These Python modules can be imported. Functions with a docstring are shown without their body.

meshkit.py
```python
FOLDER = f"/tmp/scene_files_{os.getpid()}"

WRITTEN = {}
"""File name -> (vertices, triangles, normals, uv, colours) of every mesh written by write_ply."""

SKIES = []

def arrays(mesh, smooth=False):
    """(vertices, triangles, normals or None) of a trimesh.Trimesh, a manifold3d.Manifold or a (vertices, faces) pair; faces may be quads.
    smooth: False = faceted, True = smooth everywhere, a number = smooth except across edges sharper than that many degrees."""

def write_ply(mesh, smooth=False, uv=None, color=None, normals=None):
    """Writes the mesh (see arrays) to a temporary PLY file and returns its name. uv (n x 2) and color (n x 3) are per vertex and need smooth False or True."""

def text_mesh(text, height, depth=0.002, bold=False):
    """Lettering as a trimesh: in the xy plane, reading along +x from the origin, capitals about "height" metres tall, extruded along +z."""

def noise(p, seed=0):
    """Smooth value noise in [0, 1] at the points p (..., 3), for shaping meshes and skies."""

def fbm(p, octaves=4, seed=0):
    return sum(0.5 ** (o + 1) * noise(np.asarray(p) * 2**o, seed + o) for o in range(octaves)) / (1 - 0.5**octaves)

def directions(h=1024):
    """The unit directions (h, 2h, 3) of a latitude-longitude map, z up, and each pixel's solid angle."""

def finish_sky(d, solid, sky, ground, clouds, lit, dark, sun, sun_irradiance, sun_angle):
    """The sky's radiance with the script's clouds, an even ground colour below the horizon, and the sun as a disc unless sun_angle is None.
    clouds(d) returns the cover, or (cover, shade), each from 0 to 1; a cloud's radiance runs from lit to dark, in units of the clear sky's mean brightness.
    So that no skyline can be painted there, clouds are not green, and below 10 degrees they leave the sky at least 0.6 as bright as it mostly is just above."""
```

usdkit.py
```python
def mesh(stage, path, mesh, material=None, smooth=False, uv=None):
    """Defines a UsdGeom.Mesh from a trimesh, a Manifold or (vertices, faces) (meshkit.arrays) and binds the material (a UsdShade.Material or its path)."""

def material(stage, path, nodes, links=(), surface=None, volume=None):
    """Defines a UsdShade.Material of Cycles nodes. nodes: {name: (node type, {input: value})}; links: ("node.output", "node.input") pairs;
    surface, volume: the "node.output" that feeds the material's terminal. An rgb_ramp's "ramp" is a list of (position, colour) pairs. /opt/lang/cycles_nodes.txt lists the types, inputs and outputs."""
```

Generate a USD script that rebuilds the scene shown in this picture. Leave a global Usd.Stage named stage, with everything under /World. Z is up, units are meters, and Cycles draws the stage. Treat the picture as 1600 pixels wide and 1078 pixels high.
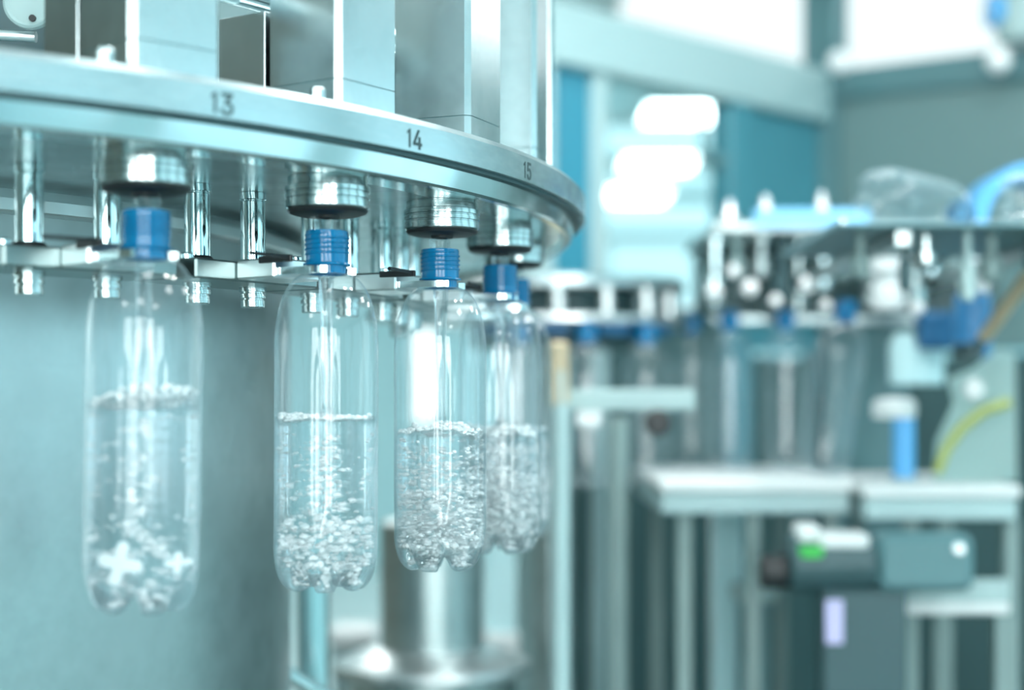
import math, random
import numpy as np, trimesh, usdkit, meshkit
import shapely.geometry as sg
from shapely.ops import unary_union
from pxr import Usd, UsdGeom, UsdLux, UsdShade, Gf, Sdf

stage = Usd.Stage.CreateInMemory()
UsdGeom.SetStageUpAxis(stage, UsdGeom.Tokens.z)
UsdGeom.SetStageMetersPerUnit(stage, 1.0)
UsdGeom.Xform.Define(stage, '/World')
UsdGeom.Scope.Define(stage, '/World/Looks')

# ------------------------------------------------------------------ camera, light, exposure
ZC = 1.2                     # height of the lens above the floor
FPX = 2500.0                 # focal length in pixels of the 1600 px wide frame
cam = UsdGeom.Camera.Define(stage, '/World/camera')
cam.CreateHorizontalApertureAttr(36.0)
cam.CreateVerticalApertureAttr(36.0 * 1078 / 1600)
cam.CreateFocalLengthAttr(36.0 * FPX / 1600)
cam.CreateVerticalApertureOffsetAttr(36.0 * 91 / 1600)
cam.CreateFStopAttr(2.7)
cam.CreateFocusDistanceAttr(1.04)
cam.CreateClippingRangeAttr(Gf.Vec2f(0.02, 100))
cam.CreateExposureAttr(0.30)
cam.AddTranslateOp().Set(Gf.Vec3d(0, 0, ZC))
cam.AddRotateXOp().Set(90.0)

LAMP = 10.0                  # ceiling light panels
WINDOW = 1.75                 # frosted daylight windows in the right-hand wall
dome = UsdLux.DomeLight.Define(stage, '/World/daylight')
dome.CreateIntensityAttr(0.25)
dome.CreateColorAttr(Gf.Vec3f(0.75, 0.95, 1.0))


def at(px, py, d):
    """A point of the place seen at pixel (px, py), d metres in front of the lens."""
    return np.array([(px - 800) / FPX * d, d, ZC + (630 - py) / FPX * d])


# ------------------------------------------------------------------ materials
def mat(name, nodes, links=(), surface='p.BSDF', volume=None):
    return usdkit.material(stage, '/World/Looks/' + name, nodes, links, surface=surface, volume=volume)


def plain(name, col, rough=0.5, metal=0.0, **kw):
    d = {'base_color': col, 'roughness': rough, 'metallic': metal}
    d.update(kw)
    return mat(name, {'p': ('principled_bsdf', d)})


def brushed(name, col, rough, scale=(4, 4, 90), amt=0.10, strength=0.03):
    """Metal with fine streaks of roughness and relief along its length."""
    return mat(name, {
        't': ('texture_coordinate', {}),
        'm': ('mapping', {'scale': scale}),
        'n': ('noise_texture', {'scale': 6.0, 'detail': 4.0}),
        'n2': ('noise_texture', {'scale': 9.0, 'detail': 3.0}),
        'r': ('map_range', {'from_min': 0.3, 'from_max': 0.7, 'to_min': max(rough - amt, 0.02), 'to_max': rough + amt}),
        'c': ('mix_color', {'a': tuple(0.90 * x for x in col), 'b': tuple(min(1, 1.06 * x) for x in col)}),
        'b': ('bump', {'strength': strength, 'distance': 0.002}),
        'p': ('principled_bsdf', {'metallic': 1.0})},
        [('t.object', 'm.vector'), ('m.vector', 'n.vector'), ('t.object', 'n2.vector'), ('n.fac', 'r.value'), ('n2.fac', 'c.fac'), ('n.fac', 'b.height'),
         ('r.result', 'p.roughness'), ('c.result', 'p.base_color'), ('b.normal', 'p.normal')])


M = {}
M['steel'] = brushed('brushed_steel', (0.52, 0.615, 0.63), 0.27, (2, 2, 6), 0.05, 0.0)
M['column_steel'] = brushed('column_steel', (0.62, 0.70, 0.71), 0.24, (1.5, 1.5, 1.5), 0.06, 0.0)
M['mirror_steel'] = brushed('mirror_steel', (0.60, 0.71, 0.725), 0.14, (2, 2, 2), 0.04, 0.0)
M['under_steel'] = brushed('underside_steel', (0.50, 0.60, 0.61), 0.30, (2, 2, 2), 0.05, 0.0)
M['chrome'] = plain('chrome', (0.66, 0.80, 0.82), 0.07, 1.0)
M['drum'] = brushed('drum_steel', (0.50, 0.565, 0.565), 0.34, (2, 2, 2), 0.05, 0.0)
M['bright_steel'] = plain('bright_steel', (0.85, 0.88, 0.88), 0.30, 1.0)
M['valve_steel'] = brushed('valve_steel', (0.50, 0.58, 0.58), 0.17, (2, 2, 120), 0.05, 0.05)
M['rubber'] = plain('black_rubber', (0.012, 0.016, 0.018), 0.45)
M['ink'] = plain('engraved_ink', (0.02, 0.05, 0.055), 0.7)
M['white_paint'] = plain('white_paint', (0.70, 0.75, 0.75), 0.35)
M['grey_paint'] = plain('grey_paint', (0.36, 0.50, 0.50), 0.45)
M['pale_paint'] = plain('pale_frame_paint', (0.38, 0.54, 0.55), 0.4)
M['dark_paint'] = plain('dark_teal_paint', (0.035, 0.085, 0.095), 0.45)
M['mid_paint'] = plain('mid_teal_paint', (0.09, 0.205, 0.225), 0.45)
M['panel_blue'] = plain('blue_panel', (0.04, 0.27, 0.38), 0.35)
M['panel_teal'] = plain('teal_panel', (0.06, 0.25, 0.31), 0.35)
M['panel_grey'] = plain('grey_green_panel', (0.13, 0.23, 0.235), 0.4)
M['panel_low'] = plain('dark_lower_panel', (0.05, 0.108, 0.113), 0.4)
M['wall_cyan'] = plain('pale_cyan_wall', (0.52, 0.77, 0.80), 0.7)
M['wall_left'] = plain('grey_brown_wall', (0.22, 0.215, 0.18), 0.7)
M['ceiling'] = plain('white_ceiling', (0.80, 0.93, 0.95), 0.8)
M['floor'] = plain('floor_resin', (0.58, 0.70, 0.70), 0.35)
M['plinth'] = plain('dark_plinth', (0.12, 0.165, 0.16), 0.4)
M['leg_grey'] = plain('leg_grey', (0.20, 0.29, 0.285), 0.5)
M['knob_white'] = plain('knob_white', (0.90, 0.92, 0.92), 0.25)
M['plate_steel'] = plain('plate_steel', (0.25, 0.32, 0.32), 0.33, 1.0)
M['tan'] = plain('tan_handle', (0.50, 0.42, 0.28), 0.5)
M['green'] = plain('green_plastic', (0.05, 0.50, 0.08), 0.4)
M['lavender'] = plain('lavender_label', (0.50, 0.48, 0.75), 0.5)
M['sky_blue'] = plain('sky_blue_plastic', (0.10, 0.42, 0.80), 0.3)
M['film_blue'] = plain('pale_blue_strip', (0.22, 0.55, 0.85), 0.3)
M['sleeve_blue'] = plain('sleeve_blue_plastic', (0.035, 0.20, 0.42), 0.35)
M['navy'] = plain('navy_plastic', (0.01, 0.10, 0.22), 0.4)
M['lamp'] = mat('lamp_diffuser', {'e': ('emission', {'color': (0.97, 1.0, 0.99), 'strength': LAMP})}, surface='e.emission')
M['pane_lit'] = mat('frosted_window', {'e': ('emission', {'color': (0.52, 0.89, 1.0), 'strength': WINDOW})}, surface='e.emission')
M['front_pane'] = mat('front_window', {'e': ('emission', {'color': (0.93, 1.0, 1.0), 'strength': 9.0})}, surface='e.emission')
M['lamp_soft'] = mat('soft_lamp_diffuser', {'e': ('emission', {'color': (0.84, 0.98, 1.0), 'strength': 1.0})}, surface='e.emission')
M['lamp_spot'] = mat('spot_diffuser', {'e': ('emission', {'color': (0.97, 1.0, 1.0), 'strength': 110.0})}, surface='e.emission')
M['lamp_dim'] = mat('dim_lamp_diffuser', {'e': ('emission', {'color': (0.66, 0.95, 1.0), 'strength': 1.25})}, surface='e.emission')
M['far_pane'] = mat('far_window', {'e': ('emission', {'color': (0.66, 0.95, 1.0), 'strength': 1.15})}, surface='e.emission')
M['hall_pane'] = mat('bright_hall_window', {'e': ('emission', {'color': (0.92, 1.0, 1.0), 'strength': 3.2})}, surface='e.emission')
# clear thin PET: lets light straight through, mirrors at grazing angles, faint blue tint
M['pet'] = mat('clear_pet', {
    'lw': ('layer_weight', {'blend': 0.5}), 'pw': ('math', {'math_type': 'power', 'value2': 4.0}), 'f': ('map_range', {'to_min': 0.042, 'to_max': 0.75}),
    'tr': ('rgb_ramp', {'ramp': [(0.0, (0.975, 0.99, 0.995)), (0.6, (0.95, 0.98, 0.99)), (1.0, (0.85, 0.94, 0.97))]}),
    'hz': ('rgb_ramp', {'ramp': [(0.0, (0.022, 0.022, 0.022)), (0.55, (0.045, 0.045, 0.045)), (0.85, (0.20, 0.20, 0.20)), (1.0, (0.5, 0.5, 0.5))]}),
    't': ('transparent_bsdf', {}), 'g': ('glossy_bsdf', {'color': (1, 1, 1), 'roughness': 0.04}),
    'd': ('diffuse_bsdf', {'color': (0.80, 0.94, 0.98)}), 'l': ('translucent_bsdf', {'color': (0.80, 0.94, 0.98)}),
    'a': ('mix_closure', {'fac': 0.5}), 'h': ('mix_closure', {}), 'm': ('mix_closure', {})},
    [('lw.facing', 'tr.fac'), ('tr.color', 't.color'), ('lw.facing', 'hz.fac'), ('lw.facing', 'pw.value1'), ('pw.value', 'f.value'),
     ('d.BSDF', 'a.closure1'), ('l.BSDF', 'a.closure2'), ('hz.color', 'h.fac'), ('t.BSDF', 'h.closure1'), ('a.closure', 'h.closure2'),
     ('f.result', 'm.fac'), ('h.closure', 'm.closure1'), ('g.BSDF', 'm.closure2')], surface='m.closure')
M['pane'] = mat('clear_pane', {
    'lw': ('layer_weight', {'blend': 0.5}), 'pw': ('math', {'math_type': 'power', 'value2': 5.0}), 'f': ('map_range', {'to_min': 0.04, 'to_max': 0.9}),
    't': ('transparent_bsdf', {'color': (0.88, 0.98, 0.99)}),
    'g': ('glossy_bsdf', {'color': (1, 1, 1), 'roughness': 0.02}), 'm': ('mix_closure', {})},
    [('lw.facing', 'pw.value1'), ('pw.value', 'f.value'), ('f.result', 'm.fac'), ('t.BSDF', 'm.closure1'), ('g.BSDF', 'm.closure2')], surface='m.closure')
M['neck_blue'] = plain('blue_neck_plastic', (0.004, 0.245, 0.52), 0.12, transmission_weight=0.35, ior=1.45)
M['water'] = mat('water', {'p': ('glass_bsdf', {'color': (0.96, 0.99, 1.0), 'roughness': 0.0, 'IOR': 1.33}),
                         't': ('transparent_bsdf', {'color': (0.97, 0.99, 1.0)}), 'm': ('mix_closure', {'fac': 0.65})},
                 [('p.BSDF', 'm.closure1'), ('t.BSDF', 'm.closure2')], surface='m.closure')
M['bubble'] = mat('air_bubble', {
    'g': ('glass_bsdf', {'color': (1, 1, 1), 'roughness': 0.0, 'IOR': 0.80}),
    'd': ('principled_bsdf', {'base_color': (0.975, 0.99, 0.99), 'roughness': 0.12, 'specular_ior_level': 0.9}),
    't': ('transparent_bsdf', {'color': (0.97, 0.99, 1.0)}), 'a': ('mix_closure', {'fac': 0.45}), 'm': ('mix_closure', {'fac': 0.66})},
    [('g.BSDF', 'a.closure1'), ('t.BSDF', 'a.closure2'), ('a.closure', 'm.closure1'), ('d.BSDF', 'm.closure2')], surface='m.closure')
M['froth'] = mat('froth', {
    't': ('transparent_bsdf', {'color': (0.95, 0.99, 1.0)}),
    'd': ('principled_bsdf', {'base_color': (0.93, 0.975, 0.98), 'roughness': 0.15, 'specular_ior_level': 0.8}),
    'm': ('mix_closure', {'fac': 0.68})},
    [('t.BSDF', 'm.closure1'), ('d.BSDF', 'm.closure2')], surface='m.closure')
M['foam'] = mat('foam', {
    'd': ('diffuse_bsdf', {'color': (0.88, 0.95, 0.97)}), 't': ('translucent_bsdf', {'color': (0.88, 0.95, 0.97)}),
    'a': ('mix_closure', {'fac': 0.5})}, [('d.BSDF', 'a.closure1'), ('t.BSDF', 'a.closure2')], surface='a.closure')
M['haze_plastic'] = mat('hazy_plastic', {
    'd': ('diffuse_bsdf', {'color': (0.62, 0.78, 0.76)}), 'l': ('translucent_bsdf', {'color': (0.62, 0.80, 0.78)}), 't': ('transparent_bsdf', {'color': (0.85, 0.95, 0.95)}),
    'a': ('mix_closure', {'fac': 0.5}), 'm': ('mix_closure', {'fac': 0.62})},
    [('d.BSDF', 'a.closure1'), ('l.BSDF', 'a.closure2'), ('t.BSDF', 'm.closure1'), ('a.closure', 'm.closure2')], surface='m.closure')
M['olive'] = plain('olive_trim', (0.38, 0.44, 0.12), 0.5)


# ------------------------------------------------------------------ scene helpers
USED = {}


def numbered(parent, name):
    k = USED.get((parent, name), 0)
    USED[(parent, name)] = k + 1
    return name if k == 0 else f'{name}_{k:03d}'


def obj(name, mesh, m, parent=None, smooth=35, label=None):
    base = str(parent.GetPath()) if parent else '/World'
    p = usdkit.mesh(stage, f'{base}/{numbered(base, name)}', mesh, M[m], smooth=smooth).GetPrim()
    if label:
        p.SetCustomDataByKey('label', label)
    return p


def tag(o, label=None, cat=None, group=None, kind=None):
    for k, v in (('label', label), ('category', cat), ('group', group), ('kind', kind)):
        if v:
            o.SetCustomDataByKey(k, v)
    return o


def thing(name, label, cat, loc=(0, 0, 0), rot=(0, 0, 0), group=None, kind=None):
    x = UsdGeom.Xform.Define(stage, '/World/' + numbered('/World', name))
    x.AddTranslateOp().Set(Gf.Vec3d(*map(float, loc)))
    x.AddRotateXYZOp().Set(Gf.Vec3f(*map(float, rot)))
    return tag(x.GetPrim(), label, cat, group, kind)


def dup(root, label, loc, rot=(0, 0, 0), group=None):
    was = root.GetCustomData()
    r = thing(root.GetName().rstrip('0123456789').rstrip('_'), label, was['category'], loc, rot, group or was.get('group'))
    r.GetReferences().AddInternalReference(root.GetPath())
    r.SetInstanceable(True)
    return r


def struct(name, mesh, m, parent=None, smooth=False):
    o = obj(name, mesh, m, parent, smooth)
    if parent is None:
        tag(o, kind='structure')
    return o


# ------------------------------------------------------------------ mesh helpers
def cat(*ms):
    return trimesh.util.concatenate(list(ms))


def box(x0, x1, y0, y1, z0, z1, bev=0.0):
    """A box with chamfered edges."""
    c, h = np.array([(x0 + x1) / 2, (y0 + y1) / 2, (z0 + z1) / 2]), np.abs(np.array([x1 - x0, y1 - y0, z1 - z0])) / 2
    if bev <= 0:
        return trimesh.creation.box(extents=2 * h, transform=trimesh.transformations.translation_matrix(c))
    bev = min(bev, 0.45 * h.min())
    pts = []
    for s in np.ndindex(2, 2, 2):
        sgn = np.array(s) * 2 - 1
        for a in range(3):
            e = h - bev
            e[a] = h[a]
            pts.append(c + sgn * e)
    return trimesh.convex.convex_hull(np.array(pts))


def lathe(profile, n=48):
    """Revolves (r, z) points about z."""
    return trimesh.creation.revolve(np.asarray(profile, float), sections=n)


def cyl(r, z0, z1, n=32, bev=0.0):
    if bev:
        return lathe([(0, z0), (r - bev, z0), (r, z0 + bev), (r, z1 - bev), (r - bev, z1), (0, z1)], n)
    return lathe([(0, z0), (r, z0), (r, z1), (0, z1)], n)


def move(m, x=0, y=0, z=0):
    m = m.copy()
    m.apply_translation((x, y, z))
    return m


def turn(m, deg, axis, about=(0, 0, 0)):
    m = m.copy()
    m.apply_transform(trimesh.transformations.rotation_matrix(math.radians(deg), axis, about))
    return m


def rod(a, b, r, n=20, r2=None):
    """A capped round bar from a to b."""
    a, b = np.asarray(a, float), np.asarray(b, float)
    L = np.linalg.norm(b - a)
    m = lathe([(0, 0), (r, 0), (r if r2 is None else r2, L), (0, L)], n)
    m.apply_transform(trimesh.geometry.align_vectors([0, 0, 1], (b - a) / L))
    m.apply_translation(a)
    return m


def tube(points, r, n=14):
    pts = np.asarray(points, float)
    t = np.gradient(pts, axis=0)
    t /= np.linalg.norm(t, axis=1, keepdims=True)
    up = np.array([0, 0, 1.0]) if abs(t[0, 2]) < 0.9 else np.array([1.0, 0, 0])
    a = np.cross(t, up)
    a /= np.linalg.norm(a, axis=1, keepdims=True)
    b = np.cross(t, a)
    ang = np.arange(n) * 2 * np.pi / n
    v = pts[:, None] + r * (np.cos(ang)[None, :, None] * a[:, None] + np.sin(ang)[None, :, None] * b[:, None])
    f = grid_faces(len(pts), n, True)
    v = np.vstack([v.reshape(-1, 3), pts[:1], pts[-1:]])
    k = len(pts) * n
    caps = [[k, (j + 1) % n, j] for j in range(n)] + [[k + 1, k - n + j, k - n + (j + 1) % n] for j in range(n)]
    m = trimesh.Trimesh(v, np.vstack([f, caps]), process=False)
    m.fix_normals()
    return m


def grid_faces(rows, cols, wrap):
    i, j = np.meshgrid(np.arange(rows - 1), np.arange(cols if wrap else cols - 1), indexing='ij')
    a, b = i * cols + j, i * cols + (j + 1) % cols
    q = np.stack([a, b, b + cols, a + cols], -1).reshape(-1, 4)
    return np.vstack([q[:, [0, 1, 2]], q[:, [0, 2, 3]]])


def extrude(poly, z0, z1):
    parts = [trimesh.creation.extrude_polygon(g, z1 - z0, engine='earcut') for g in getattr(poly, 'geoms', [poly])]
    return move(cat(*parts), 0, 0, z0)


def ico(n=1):
    return trimesh.creation.icosphere(subdivisions=n)


# ================================================================== THE ROOM
HX0, HX1, HY0, HY1, HZ = -4.0, 4.0, -3.0, 12.0, 2.5
struct('floor', box(HX0, HX1, HY0, HY1, -0.1, 0), 'floor')
struct('trim_1', box(-2.4, 3.2, -1.6, 4.4, 0.0, 0.004), 'plinth')
struct('ceiling', box(HX0, HX1, HY0, HY1, HZ, HZ + 0.1), 'ceiling')
struct('wall_left', box(HX0 - 0.1, HX0, HY0, HY1, 0, HZ), 'wall_left')
struct('wall_back', box(HX0, HX1, HY1, HY1 + 0.1, 0, HZ), 'wall_cyan')
struct('wall_front', box(HX0, HX1, HY0 - 0.1, HY0, 0, HZ), 'wall_cyan')
struct('wall_right', box(HX1, HX1 + 0.1, HY0, HY1, 0, HZ), 'wall_cyan')
for i, y in enumerate((-2.0, 0.2, 2.4, 6.5, 8.7, 10.9)):
    w = tag(thing(f'window_{i + 1}', None, None, (HX1 - 0.001, y, 0.9)), kind='structure')
    obj('pane', box(-0.02, 0, -0.8, 0.8, 0.02, 1.35), 'pane_lit', w, smooth=False)
    fr = [box(-0.05, 0, -0.85, -0.8, 0, 1.4), box(-0.05, 0, 0.8, 0.85, 0, 1.4), box(-0.05, 0, -0.85, 0.85, -0.02, 0.02), box(-0.05, 0, -0.85, 0.85, 1.35, 1.4), box(-0.04, -0.0, -0.02, 0.02, 0, 1.4)]
    obj('window_frame', cat(*fr), 'white_paint', w, smooth=False)

for i, x in enumerate((-1.5, 0.0, 1.5)):
    w = tag(thing(f'window_{i + 10}', None, None, (x, HY0 - 0.001, 0.85)), kind='structure')
    obj('pane', box(-0.5, 0.5, 0, 0.02, 0.02, 1.4), 'front_pane', w, smooth=False)
    obj('window_frame', cat(box(-0.55, -0.5, 0, 0.05, 0, 1.45), box(0.5, 0.55, 0, 0.05, 0, 1.45), box(-0.5, 0.5, 0, 0.05, 1.4, 1.45), box(-0.5, 0.5, 0, 0.06, -0.03, 0.02), box(-0.02, 0.02, 0, 0.04, 0, 1.4)), 'white_paint', w, smooth=False)
for i, (x, w_) in enumerate(((-0.655, 0.03), (-0.24, 0.05), (1.2, 0.48))):
    w = tag(thing(f'window_{i + 7}', None, None, (x, HY1 + 0.001, (1.05, 2.0, 1.0)[i])), kind='structure')
    hw = (0.9, 0.38, 1.4)[i]
    obj('pane', box(-w_, w_, -0.02, 0, 0.0, hw), 'hall_pane' if i < 2 else 'far_pane', w, smooth=False)
    obj('window_frame', cat(box(-w_ - 0.05, -w_, -0.05, 0, 0, hw + 0.05), box(w_, w_ + 0.05, -0.05, 0, 0, hw + 0.05), box(-w_, w_, -0.05, 0, hw, hw + 0.05), box(-w_, w_, -0.06, 0, -0.04, 0)), 'white_paint', w, smooth=False)


def lamp(x, y, w, l, label, group=None, big=None):
    t = thing('ceiling_light', label, 'ceiling light', (x, y, HZ), group=group)
    f = 0.02
    obj('frame', cat(box(-w / 2 - f, -w / 2, -l / 2 - f, l / 2 + f, -0.04, 0), box(w / 2, w / 2 + f, -l / 2 - f, l / 2 + f, -0.04, 0),
                     box(-w / 2, w / 2, -l / 2 - f, -l / 2, -0.04, 0), box(-w / 2, w / 2, l / 2, l / 2 + f, -0.04, 0)), 'white_paint', t, smooth=False)
    obj('diffuser', box(-w / 2, w / 2, -l / 2, l / 2, -0.03, -0.005), big or 'lamp', t, smooth=False)
    return t


lamp(1.42, 5.45, 2.15, 1.7, 'very large bright ceiling panel above the corner of the enclosure, crossed by its post', big='lamp_soft')
for y_, l_, lab_ in ((7.73, 0.80, 'pale dim ceiling panel seen through the clear pane, between the upper and middle lights'), (9.07, 0.58, 'pale dim ceiling panel seen through the clear pane, between the middle and lowest lights'), (10.95, 1.6, 'pale dim ceiling panel seen through the clear pane, below the three lights')):
    lamp(1.0, y_, 1.3, l_, lab_, big='lamp_dim')
lamp(0.76, 7.0, 0.36, 0.45, 'ceiling light seen through the clear pane, uppermost of three')
lamp(0.77, 8.45, 0.36, 0.5, 'ceiling light seen through the clear pane, middle of three')
lamp(0.76, 9.75, 0.36, 0.6, 'ceiling light seen through the clear pane, lowest of three')
lamp(0.1, 1.75, 1.5, 0.45, 'long white ceiling light out of the picture above the carousel')
for x, y in ((0.45, 0.95), (0.85, 0.75), (1.15, 1.15)):
    lamp(x, y, 0.13, 0.13, 'small bright square downlight out of the picture above the camera', 'downlights above the camera', big='lamp_spot')
for x in (-1.6, 0.0, 1.6):
    for y in (-1.6, 0.3):
        lamp(x, y, 0.5, 0.5, 'white ceiling light panel on the ceiling behind the camera', 'ceiling lights behind the camera')
for x, y in ((2.2, 2.2), (2.6, 4.0), (-2.2, 3.2), (-2.2, 6.0), (-0.6, 4.6), (-0.6, 7.0), (2.4, 8.0), (-1.2, 10.0), (2.2, 11.0)):
    lamp(x, y, 0.5, 0.7, 'white ceiling light panel out of the picture above the machines', 'ceiling lights above the machines')


# ================================================================== THE ENCLOSURE round the machine
E0, E1, E2 = np.array([0.03, 2.61]), np.array([0.627, 3.2]), np.array([1.9, 2.34])


def run(a, b, s0, s1, t0, t1, z0, z1, bev=0):
    """A box along the wall line a-b from s0 to s1 (metres), t0..t1 thick."""
    d = (b - a) / np.linalg.norm(b - a)
    m = box(s0, s1, t0, t1, z0, z1, bev)
    m.apply_transform(trimesh.transformations.rotation_matrix(math.atan2(d[1], d[0]), (0, 0, 1)))
    m.apply_translation((a[0], a[1], 0))
    return m


LA, LB = np.linalg.norm(E1 - E0), np.linalg.norm(E2 - E1)
en = tag(thing('machine_enclosure', 'pale framed machine enclosure with blue and grey panels behind the machines', 'enclosure'))
obj('top_beam', run(E0, E1, 0, LA - 0.02, -0.03, 0.03, 1.757, 1.858, 0.004), 'pale_paint', en, smooth=False, label='pale wide top beam on the left')
obj('top_beam', run(E1, E2, -0.02, LB, -0.02, 0.03, 1.80, 1.86, 0.004), 'mid_paint', en, smooth=False, label='darker narrow top beam on the right')
obj('corner_post', run(E1, E2, -0.035, 0.035, -0.035, 0.035, 0, HZ, 0.004), 'mid_paint', en, smooth=False)
obj('post', run(E0, E1, -0.03, 0.03, -0.03, 0.03, 0, 1.757, 0.004), 'pale_paint', en, smooth=False)
obj('post', run(E0, E1, 0.135, 0.17, -0.02, 0.02, 0, 1.757, 0.004), 'pale_paint', en, smooth=False)
obj('post', run(E0, E1, 0.50, 0.57, -0.025, 0.025, 0, 1.757, 0.004), 'panel_teal', en, smooth=False)
obj('door_panel', run(E0, E1, 0.03, 0.135, -0.005, 0.005, 1.38, 1.757), 'panel_blue', en, smooth=False, label='saturated blue panel beside the carousel')
obj('glass_pane', run(E0, E1, 0.17, 0.50, -0.003, 0.003, 1.38, 1.757), 'pane', en, smooth=False)
obj('side_panel', run(E0, E1, 0.57, LA - 0.03, -0.005, 0.005, 1.30, 1.80), 'panel_teal', en, smooth=False, label='teal blue panel left of the corner post')
for k in range(2):
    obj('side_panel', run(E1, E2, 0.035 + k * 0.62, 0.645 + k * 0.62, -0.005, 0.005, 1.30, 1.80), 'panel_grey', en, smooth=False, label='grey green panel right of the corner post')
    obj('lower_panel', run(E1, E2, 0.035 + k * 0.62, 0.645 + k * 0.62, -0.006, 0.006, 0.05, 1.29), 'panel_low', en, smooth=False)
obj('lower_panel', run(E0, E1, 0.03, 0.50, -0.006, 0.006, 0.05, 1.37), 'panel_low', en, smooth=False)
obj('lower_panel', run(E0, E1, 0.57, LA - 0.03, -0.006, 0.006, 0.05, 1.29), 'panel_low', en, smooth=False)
p = at(1098, 205, 2.85)
obj('door_handle', cat(rod(p + [0, 0, 0.02], p + [0, 0, -0.035], 0.006), rod(p + [0.0, 0, -0.04], p + [0.04, 0.02, -0.055], 0.013)), 'mid_paint', en)
for px, py in ((1312, 97), (1560, 95)):
    p = at(px, py, 3.05 if px < 1400 else 2.92)
    t = move(lathe([(0, -0.024), (0.017, -0.017), (0.024, 0), (0.017, 0.017), (0, 0.024)], 24), *p)
    obj('knob', t, 'knob_white', en, smooth=True)
# sensor head hanging on the right-hand beam
p = at(1592, 60, 2.93)
sn = thing('sensor_head', 'grey sensor head with blue ring at upper right corner', 'sensor', (p[0], p[1], 1.8605), (0, 0, 0))
obj('body', lathe([(0, 0), (0.036, 0.0), (0.042, 0.01), (0.042, 0.085), (0.032, 0.100), (0, 0.102)], 32), 'grey_paint', sn)
obj('ring', move(turn(lathe([(0.018, -0.012), (0.030, -0.012), (0.030, 0.012), (0.018, 0.012), (0.018, -0.012)], 32), 90, (0, 1, 0)), -0.045, 0, 0.058), 'sky_blue', sn)
obj('lens', move(turn(cyl(0.018, -0.010, 0.010, 24), 90, (0, 1, 0)), -0.045, 0, 0.058), 'white_paint', sn)

# ================================================================== THE FILLING CAROUSEL
CX, CY = -0.645, 1.35
TH = [math.radians(-46.7 + 12 * k) for k in range(6)]          # stations 13, 14, 15, ...


def station(k, r, z=0.0):
    return (CX + r * math.cos(TH[k]), CY + r * math.sin(TH[k]), ZC + z)


ca = thing('filling_carousel', 'large round steel turntable of the filling machine, numbered on its rim', 'filling machine', (CX, CY, 0))
N = 240
obj('turntable', move(lathe([(0, 0.150), (0.700, 0.150), (0.7055, 0.1500), (0.706, 0.1505), (0.706, 0.1672), (0.7015, 0.1715), (0.69, 0.1715), (0, 0.1715)], N), 0, 0, ZC), 'steel', ca, smooth=25)
obj('groove_ring', move(lathe([(0.60, 0.1478), (0.7025, 0.1478), (0.7025, 0.1502), (0.60, 0.1502)], N), 0, 0, ZC), 'dark_paint', ca, smooth=25)
obj('lower_ring', move(lathe([(0.60, 0.1478), (0.6965, 0.1478), (0.6948, 0.1364), (0.6932, 0.1348), (0.6880, 0.1346), (0.6850, 0.1380), (0.60, 0.1385)], N), 0, 0, ZC), 'mirror_steel', ca, smooth=20)
obj('underside', move(lathe([(0, 0.1382), (0.684, 0.1382), (0.684, 0.1478), (0, 0.1478)], N), 0, 0, ZC), 'under_steel', ca, smooth=20)
obj('drum', lathe([(0, 0.05), (0.454, 0.05), (0.454, ZC + 0.1385), (0, ZC + 0.1385)], 160), 'drum', ca, smooth=25, label='broad satin steel drum under the turntable')
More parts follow.
